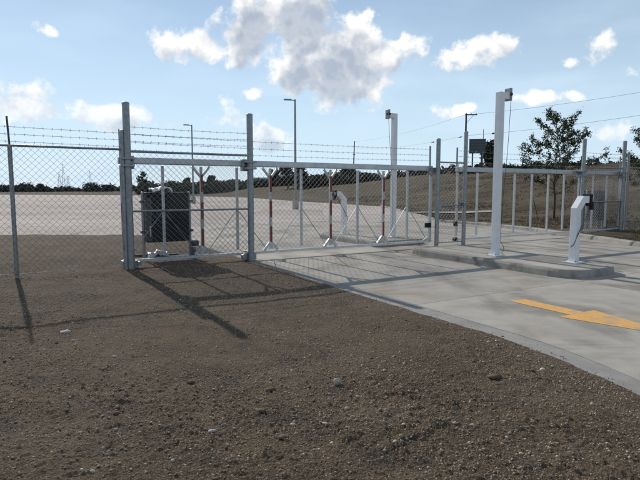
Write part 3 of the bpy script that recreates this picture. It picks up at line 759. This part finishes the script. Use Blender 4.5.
def short_pedestal(loc, sx, label, H=1.34):
    root = empty('card_reader_pedestal', loc, GA); tag(root, label, 'card reader post', 'card reader posts'); base_plate(root)
    MB().sweep([(0, 0, .02), (0, 0, H-.26), (sx*.17, 0, H-W_*.5), (sx*.33, 0, H-W_*.5)], W_, W_, (0, 1, 0)).build('column', 'white_paint', root, bevel=.008)
    hd = MB().box((sx*.365, 0, H-W_*.5), (.075, .19, .22)).box((sx*.40, -.06, H-.20), (.07, .08, .16)).tube([(sx*.37, 0, H-.07), (sx*.43, 0, H-.07)], .055, 12).box((sx*.40, .0, H-.17), (.05, .10, .07)).build('reader_head', 'black_plastic', root, bevel=.008)
    MB().box((sx*.39, -.085, H-.06), (.06, .02, .09)).build('keypad', 'aluminium', hd, bevel=.003)
    MB().tube([(sx*.34, -.06, H-.17), (sx*.22, -.10, H-.38), (sx*.06, -.095, H-.62), (-sx*.08, -.085, H-.84), (-sx*.11, -.06, H-.96), (-sx*.09, .02, H-1.02)], .0085, 6).build('cable', 'cable', root, smooth=True)
    return root
p = pxg(495.0, 255.5, .15); tall_pedestal((p.x, p.y, .148), 1, 'tall white square post with bent head on the island outside the gates')
p = pxg(573.5, 262.5, .15); short_pedestal((p.x, p.y, .148), 1, 'short white angled post with black card reader near the island nose')
p = G(3.67, 1.82); tall_pedestal((p.x, p.y, .148), -1, 'tall white square post seen behind the left gate mesh', 3.74)
p = G(2.98, 3.55); short_pedestal((p.x, p.y, .148), -1, 'short white bent post seen behind the left gate mesh', 1.40)

# ---------------------------------------------------------------- street lamps, poles, wires, sign
def street_lamp(x_, y_, H, label, arm):
    root = empty('street_lamp', (x_, y_, 0), arm); tag(root, label, 'street lamp', 'lot street lamps')
    MB().tube([(0, 0, 0), (0, 0, .75)], .26, 14).build('concrete_base', 'concrete', root, smooth=True)
    MB().tube([(0, 0, .75), (0, 0, H*.5), (0, 0, H)], [.11, .09, .07], 10).build('pole', 'lamp_grey', root, smooth=True)
    MB().tube([(0, 0, H-.08), (-.35, 0, H-.05)], .035, 8).build('arm', 'lamp_grey', root)
    MB().box((-.60, 0, H-.03), (.60, .32, .09)).build('lamp_head', 'lamp_grey', root, bevel=.02)
    MB().box((-.60, 0, H-.078), (.50, .24, .012)).build('lens', 'white_tape', root)
street_lamp(-1.98, 42, 8.70, 'nearer single arm street lamp rising above the middle of the left gate', .2)
street_lamp(-14.3, 58.7, 8.75, 'farther single arm street lamp seen above the left mesh panel', .3)

def pole(x_, y_, H, label, arm_len, ang, lean=(0, 0)):
    zb_ = gz1(x_, y_)-.1; root = empty('utility_pole', (x_, y_, zb_), ang); tag(root, label, 'utility pole', 'utility poles')
    MB().tube([(0, 0, 0), (lean[0], lean[1], H)], [.16, .11], 10).build('pole', 'wood_pole', root, smooth=True)
    if arm_len:
        MB().box((lean[0]+arm_len/2-.15, 0, H-.15), (arm_len, .10, .13)).build('crossarm', 'wood_pole', root)
        MB().tube([(arm_len*.6+lean[0], 0, H-.2), (lean[0], 0, H-1.3)], .025, 6).build('brace', 'wood_pole', root)
        for k_ in (0, .5, 1): MB().tube([(lean[0]+(arm_len-.3)*k_+.02, 0, H-.09), (lean[0]+(arm_len-.3)*k_+.02, 0, H+.10)], .035, 8).build('insulator', 'lamp_grey', root)
    MB().box((lean[0]*.7, -.16, H*.68), (.5, .14, .16)).build('splice_box', 'dark_steel', root)
    return zb_+H
t1 = pole(19.4, 70, 8.6+.0, 'dark wooden utility pole with one sided crossarm left of the sign board', 1.6, 0)
z1 = t1
t2 = pole(7.4, 117, 9.2, 'thin distant utility pole above the left gate rail', 0, 0, (.3, 0))
t0 = pole(44, 49, 8.8, 'wooden utility pole past the right edge of the view', 1.6, 0)
def wire(a, b, sag, label, blobs=()):
    a, b = Vector(a), Vector(b); n = 24
    o = MB().tube([a.lerp(b, i/n) - Vector((0, 0, sag*4*(i/n)*(1-i/n))) for i in range(n+1)], .014, 5).build('power_line', 'cable', None, smooth=True)
    tag(o, label, 'power line', 'overhead power lines')
    for q in blobs:
        c = a.lerp(b, q) - Vector((0, 0, sag*4*q*(1-q))); d = (b-a).normalized(); MB().tube([c-d*.4, c-d*.3, c+d*.3, c+d*.4], [.03, .10, .10, .03], 8).build('splice', 'dark_steel', o)
wire((20.7, 70, t1-.05), (45.3, 49, t0-.05), .5, 'upper wire running right from the crossarm pole')
wire((19.4, 69.85, t1-2.9), (44, 48.85, t0-2.6), .5, 'lower wire running right from the pole with dark splice', (.12,))
wire((7.7, 117, t2-1.6), (19.4, 70.15, t1-2.9), .6, 'lower wire running left from the pole with dark splice', (.80, .97))
wire((7.7, 117, t2-.1), (19.4, 70.1, t1-.1), .6, 'upper wire running left from the crossarm pole')

sx_, sy_ = 27.0, 90.0; sz = gz1(sx_, sy_)
sg = empty('sign_board', (sx_, sy_, sz-.1), -.15); tag(sg, 'dark rectangular sign board on two posts behind the utility pole', 'sign')
for a in (-.75, .75): MB().box((a, .12, 2.2), (.22, .22, 4.4)).build('post', 'wood_pole', sg)
b = MB().box((0, 0, 4.75), (2.75, .14, 2.35)).build('board', 'sign_face', sg, bevel=.02)
for zz_ in (5.45, 4.95, 4.45, 3.95): MB().box((.08, -.08, zz_), (2.3, .02, .16)).build('letter_strip', 'sign_strip', b)
for zz_ in (3.56, 5.94): MB().box((0, -.02, zz_), (2.85, .2, .08)).build('frame_bar', 'sign_face', b)
x_, y_ = (481-320)/F*95, 95
o = MB().tube([(0, 0, 0), (0, 0, 12.4-gz1(x_, y_))], [.09, .06], 8).build('flag_pole', 'lamp_grey', None, smooth=True); o.location = (x_, y_, gz1(x_, y_)-.05); tag(o, 'thin bare grey pole right behind the dark sign board', 'pole')

# far transmission towers
def tower(px, top, dist, label, W0=2.6):
    x_ = (px-320)/F*dist; H = (YH-top)/F*dist + EYE; root = empty('transmission_tower', (x_, dist, 0), .4); tag(root, label, 'transmission tower', 'far transmission towers')
    for a in (-1, 1):
        for b in (-1, 1): MB().tube([(a*W0, b*W0, -.3), (a*W0*.25, b*W0*.25, H*.75), (0, 0, H)], [.2, .16, .12], 5).build('leg', 'tower_steel_hazed', root)
    mb = MB(); n = 9
    for i in range(n):
        z0_, z1_ = H*.75*i/n, H*.75*(i+1)/n; w0, w1 = W0*(1-.75*i/n), W0*(1-.75*(i+1)/n)
        for a in (-1, 1):
            mb.tube([(-w0, a*w0, z0_), (w1, a*w1, z1_)], .07, 4); mb.tube([(a*w0, -w0, z0_), (a*w1, w1, z1_)], .07, 4)
    mb.build('bracing', 'tower_steel_hazed', root)
    for q in (.72, .82, .92): MB().tube([(-W0*1.3, 0, H*q), (0, 0, H*q+.5), (W0*1.3, 0, H*q)], .1, 5).build('crossarm', 'tower_steel_hazed', root)
tower(61, 172, 700, 'leftmost of the three close set far steel towers'); tower(65, 163, 760, 'tallest of the three close set far steel towers')
tower(69.5, 176, 720, 'lowest of the three close set far steel towers'); tower(91.5, 171, 720, 'far steel tower standing alone right of the other three')

# far low buildings with pale roofs
def shed(px, dist, w, h, roof_over, label):
    x_ = (px-320)/F*dist; zg = gz1(x_, dist); root = empty('low_building', (x_, dist, zg-.2), -.1); tag(root, label, 'building', 'far low buildings')
    MB().box((0, 0, h/2), (w, 8, h)).build('wall', 'far_wall', root)
    r_ = MB().box((0, 0, h+.25), (w+roof_over, 8+roof_over, .5)).build('roof', 'far_roof', root)
    MB().box((w*.2, .5, h+.8), (1.6, 1.6, .7)).build('roof_unit', 'lamp_grey', r_)
    for i in range(4):
        f_ = MB().box((-w/2+w*(i+.5)/4, -4.03, h*.5), (w/8, .1, h*.4)).build('window', 'window_dark', root); MB().box((-w/2+w*(i+.5)/4, -4.1, h*.28), (w/7, .1, .12)).build('sill', 'far_roof', f_)
shed(266, 170, 7.5, 2.9, 1.2, 'far low building with flat pale roof behind the left gate')
shed(290, 165, 8.5, 3.2, 1.4, 'far low building with pale roof at the foot of the nearer street lamp')

# ---------------------------------------------------------------- trees
def leaf_quads(centers, normals_rand, size, n_per, spread, seed):
    r = np.random.default_rng(seed); c = np.repeat(np.asarray(centers), n_per, 0); n = len(c)
    c = c + r.normal(0, 1, (n, 3))*spread; a = r.normal(0, 1, (n, 3)); a /= np.linalg.norm(a, axis=1)[:, None]
    b = r.normal(0, 1, (n, 3)); b -= a*(a*b).sum(1)[:, None]; b /= np.linalg.norm(b, axis=1)[:, None]
    s = size*r.uniform(.6, 1.4, (n, 1)); a, b = a*s, b*s*.55
    v = np.stack([c-a, c+b, c+a, c-b], 1).reshape(-1, 3); f = np.arange(n*4).reshape(-1, 4); return v, f
def open_tree(loc, H, spread, label, seed, name='young_tree'):
    """small open crowned tree: leader and ascending limbs, tufts of leaves along the twigs"""
    r = random.Random(seed); root = empty(name, loc, 0); tag(root, label, 'tree', 'young trees by the lot')
    tk = MB(); pts = [Vector((r.uniform(-.03, .03)*i, r.uniform(-.03, .03)*i, H*.93*i/8)) for i in range(9)]
    tk.tube(pts, [.055*(1-i/9.5)+.004 for i in range(9)], 7); tufts = []; lm = MB(); n = 21
    for i in range(n):
        q = .27 + .66*i/n + r.uniform(-.02, .02); k_ = min(7, int(q*8)); base_ = pts[k_].lerp(pts[k_+1], q*8-k_) if q*8-k_ <= 1 else pts[k_]
        ang = i*2.399 + r.uniform(-.4, .4); ln = spread*(1.05-.55*abs(q-.45)-.35*max(0, q-.5))*r.uniform(.75, 1.15); up = r.uniform(.35, .75) + .5*max(0, q-.6)
        d = Vector((math.cos(ang), math.sin(ang), up)).normalized(); p_ = base_.copy(); ps = [p_.copy()]; m_ = 6
        for j_ in range(m_):
            d = (d + Vector((r.uniform(-.22, .22), r.uniform(-.22, .22), r.uniform(-.12, .16)))).normalized(); p_ = p_ + d*ln/m_; ps.append(p_.copy())
            if j_ >= 1:
                for w2 in range(2):
                    if r.random() < .75:
                        e = (d + Vector((r.uniform(-1, 1), r.uniform(-1, 1), r.uniform(-.4, .8)))).normalized(); tip = p_ + e*r.uniform(.15, .38)*ln/1.2
                        lm.tube([p_, tip], [.006, .003], 4, False); tufts += [p_.lerp(tip, r.uniform(.5, .8)), tip] if r.random() < .8 else [tip]
                if r.random() < .75: tufts.append(p_.copy())
        lm.tube(ps, [.020*(1-j_/7.5)+.003 for j_ in range(m_+1)], 5, False)
    tk.build('trunk', 'bark', root, smooth=True); lm.build('limbs', 'bark', root)
    v, f = leaf_quads(tufts, None, .046, 24, .070, seed); raw('crown', v, f, 'leaf', root); return root
p = ((554-320)/F*26, 26.0); open_tree((p[0], p[1], gz1(*p)-.05), 5.40, 1.95, 'young open crowned tree standing behind the right gate', 5)
p = ((651-320)/F*26, 26.0); open_tree((p[0], p[1], gz1(*p)-.05), 5.0, 1.5, 'young tree reaching in at the right edge of the picture', 9)
for (px, d_, ln, lab) in ((534, 25.2, .30, 'dark leaning stake left of the young tree'),):
    x_, y_ = (px-320)/F*d_, d_; o = MB().tube([(.25, 0, -.1), (-.05, 0, 1.0)], .022, 6).build('tree_stake', 'wood_pole'); o.location = (x_, y_, gz1(x_, y_)); tag(o, lab, 'stake')

def far_tree(px, top, dist, wpx, label, seed, base=None, leaf=.34, group='trees on the far skyline'):
    r = random.Random(seed); x_ = (px-320)/F*dist; zg = gz1(x_, dist); H = (YH-top)/F*dist + EYE - zg; wd = wpx/F*dist/2
    root = empty('far_tree', (x_, dist, zg-.2), 0); tag(root, label, 'tree', group); tk = MB(); H += .2
    tk.tube([(0, 0, 0), (.1, 0, H*.35), (0, .1, H*.8)], [.03*H, .02*H, .006*H], 6); cs = []
    for i in range(9):
        a = r.uniform(0, 6.28); e = Vector((math.cos(a)*wd*.75, math.sin(a)*wd*.75, H*r.uniform(.45, .85))); tk.tube([(0, 0, H*r.uniform(.2, .5)), e], [.010*H, .004*H], 4, False)
    for i in range(26):
        a = r.uniform(0, 6.28); zq = r.uniform(.22, .97); ro = wd*math.sqrt(max(.05, 1-((zq-.5)/.55)**2))*math.sqrt(r.random()); cs.append((math.cos(a)*ro, math.sin(a)*ro, H*zq))
    tk.build('trunk', 'bark', root); v, f = leaf_quads(cs, None, max(leaf, H*.045), 34, max(.3, wd*.17), seed); v[:, 2] = np.clip(v[:, 2], .1, H*1.05); raw('crown', v, f, 'leaf_far', root)
FT = [(288, 165, 120, 17, 'tall dark tree left of the nearer street lamp'), (300, 168, 125, 12, 'rounder tree just right of the nearer street lamp'),
      (275, 170, 150, 10, 'slim far tree behind the first striped upright of the left lane'), (347, 168, 118, 18, 'broad dark tree behind the bent inner post'), (330, 173, 122, 10, 'small far tree left of the bent inner post'),
      (315, 177, 128, 16, 'low round tree in the middle of the skyline'), (488, 142, 95, 13, 'open tree right of the dark sign board'),
      (212, 176, 170, 8, 'narrow tree above the farther street lamp base'), (234, 180, 165, 16, 'rounded tree just left of the second tall post'), (188, 178, 175, 7, 'thin far tree right of the black operator'),
      (143, 172, 180, 9, 'tall far tree directly above the black operator'), (172, 183, 175, 24, 'low wide tree behind the black operator'), (93, 183, 210, 16, 'bushy tree below the lone far tower'),
      (108, 185, 205, 14, 'low bushy tree left of the first tall post'), (41, 184, 220, 7, 'small tree at the end of the left woods'), (255, 182, 155, 14, 'low tree right behind the second tall post')]
for k_, (px, tp, d_, wp, lab) in enumerate(FT): far_tree(px, tp, d_, wp, lab, 100+k_)

# woods along the skyline: one mass
cs = []; r = np.random.default_rng(5)
def band(px0, px1, dist, top, n, jit=2.0):
    for i in range(n):
        px = r.uniform(px0, px1); d_ = dist*r.uniform(.95, 1.12); x_ = (px-320)/F*d_; zg = gz1(x_, d_); tp = np.interp(px, [q[0] for q in top], [q[1] for q in top]) + fbm(np.array([px/6.0]), np.array([dist*.1]), 4, 8)[0]*jit*2.2
        zt_ = (YH-tp)/F*d_ + EYE; zl = zg + .2
        if zt_ > zl: cs.append((x_, d_, r.uniform(zl, zt_)))
band(-160, 55, 230, [(-160, 185), (0, 186.5), (30, 186), (40, 188.5), (55, 191)], 2200, 1.5)
band(55, 240, 235, [(55, 190.5), (85, 189.5), (125, 188), (240, 187)], 2000, 1.8)
band(140, 330, 152, [(140, 187), (230, 184), (280, 184), (330, 182)], 2600, 2.2)
band(300, 460, 118, [(300, 183), (330, 180), (380, 180), (430, 174.5), (460, 173)], 2600, 1.6)
band(430, 760, 88, [(430, 174.5), (500, 171.5), (560, 169.2), (640, 168.2), (760, 167.5)], 700, .7)
v, f = leaf_quads(np.array(cs), None, .55, 9, .5, 3); tag(raw('distant_woods', v, f, 'leaf_far'), 'dark band of far woods and scrub along the skyline', kind='stuff')

# dry grass tufts on the field at right
n = 40000; r = np.random.default_rng(8); az_ = np.radians(r.uniform(2, 48, n)); d_ = 17 + 55*r.random(n)**1.4; gx, gy = d_*np.sin(az_), d_*np.cos(az_)
ok = ~(inside(gx, gy, DRIVE) | inside(gx, gy, LOT)) & (st(gx, gy)[0] > 3.5) & ~((np.abs(gy-34.0) < 1.2) & (gx < 12)) & (fbm(gx/3, gy/3, 3, 14) > -.18)
dk = np.zeros(len(gx), bool)
for a, b in zip(KERB_R[:-1], KERB_R[1:]):
    a_, b_ = np.array(a), np.array(b); ab = b_-a_; q = np.clip(((gx-a_[0])*ab[0]+(gy-a_[1])*ab[1])/(ab@ab), 0, 1); dk |= np.hypot(gx-a_[0]-q*ab[0], gy-a_[1]-q*ab[1]) < .45
ok &= ~dk; gx, gy, d_ = gx[ok], gy[ok], d_[ok]; n = len(gx); zg = terrain(gx, gy)
hh = r.uniform(.03, .11, n)*np.clip(fbm(gx/5, gy/5, 2, 15)+.85, .3, 1.4)*np.where(d_ < 21, .45, 1); V = []
for k_ in range(3):
    a = r.uniform(0, 6.28, n); w = .012 + d_*.00035; bx, by = gx + r.normal(0, .04, n), gy + r.normal(0, .04, n); ln = r.uniform(.2, .8, n)*hh
    V.append(np.stack([np.stack([bx-np.cos(a)*w, by-np.sin(a)*w, zg-.02], 1), np.stack([bx+np.cos(a)*w, by+np.sin(a)*w, zg-.02], 1), np.stack([bx+np.cos(a+1.5)*ln, by+np.sin(a+1.5)*ln, zg+hh], 1)], 1))
V = np.concatenate(V); tag(raw('dry_grass', V.reshape(-1, 3), np.arange(len(V)*3).reshape(-1, 3), 'dry_grass'), 'short dry grass tufts covering the field at right', kind='stuff')

# ---------------------------------------------------------------- the larger loose stones one can point to
def rock(px, py, wpx, flat, label, seed, m='pale_stone', cat='stone', lift=.3):
    p_ = pxg(px, py); 
    for _ in range(3): p_ = pxg(px, py, yz(p_.x, p_.y))
    sz_ = wpx/F*p_.y/2; r_ = np.random.default_rng(seed); v0, f0 = ico(); vs_ = {}; v = list(map(tuple, v0)); F2 = []
    def mid(a, b):
        k_ = (min(a, b), max(a, b))
        if k_ not in vs_: q = (np.array(v[a])+np.array(v[b])); q /= np.linalg.norm(q); v.append(tuple(q)); vs_[k_] = len(v)-1
        return vs_[k_]
    for (a, b, c_) in f0:
        ab, bc, ca = mid(a, b), mid(b, c_), mid(c_, a); F2 += [(a, ab, ca), (b, bc, ab), (c_, ca, bc), (ab, bc, ca)]
    v = np.array(v)*(1+r_.uniform(-.2, .2, (len(v), 1))); v = v*np.array([sz_, sz_*.7, sz_*flat])
    o = raw('stone' if cat == 'stone' else 'soil_lump', v, np.array(F2), m); o.location = (p_.x, p_.y, yz(p_.x, p_.y) + sz_*flat*lift); o.rotation_euler = (r_.uniform(-.2, .2), r_.uniform(-.2, .2), r_.uniform(-.5, .5))
    tag(o, label, cat, 'loose stones on the soil' if cat == 'stone' else 'dark soil lumps')
for (px, py, w, fl, lab) in ((337, 384, 7.5, 1.25, 'upright pale stone in the middle of the foreground soil'), (347.5, 409.5, 5.5, .9, 'small round white stone below the upright pale one'), (66, 333, 12, .35, 'flat white stone on the left soil near the fence post shadow'),
                             (543, 371, 8, .6, 'pale oval stone near the driveway edge at right'), (212, 432, 9, .5, 'flat pale stone left of the dark soil lump'), (92, 472, 7, .6, 'pale stone at the bottom left of the picture'), (395, 443, 5.5, .8, 'small white stone low in the middle right soil'),
                             (385, 450, 4, .8, 'tiny pale stone beside the low small white one'), (293, 425, 6, .5, 'pale chip between the dark lump and the round white stone'), (325, 424, 7, .4, 'flat pale chip below the upright stone'), (455, 424, 5, .7, 'pale stone in the lower right soil'), (115, 357, 5, .5, 'small pale stone right of the flat white one')):
    rock(px, py, w, fl, lab, int(px*7+py))
for (px, py, w, fl, lab) in ((261, 411, 13, .38, 'dark flat soil lump left of the middle foreground'), (284, 438, 12, .4, 'dark soil lump at the lower middle'), (270, 390, 11, .35, 'dark soil lump up left of the upright stone'), (191, 383, 8, .5, 'small dark soil lump left of centre'), (117, 414, 8, .5, 'dark lump on the lower left soil'), (494, 379, 14, .35, 'wide dark soil lump near the right driveway edge')):
    rock(px, py, w, fl, lab, int(px*3+py), 'clod', 'soil lump', .35)
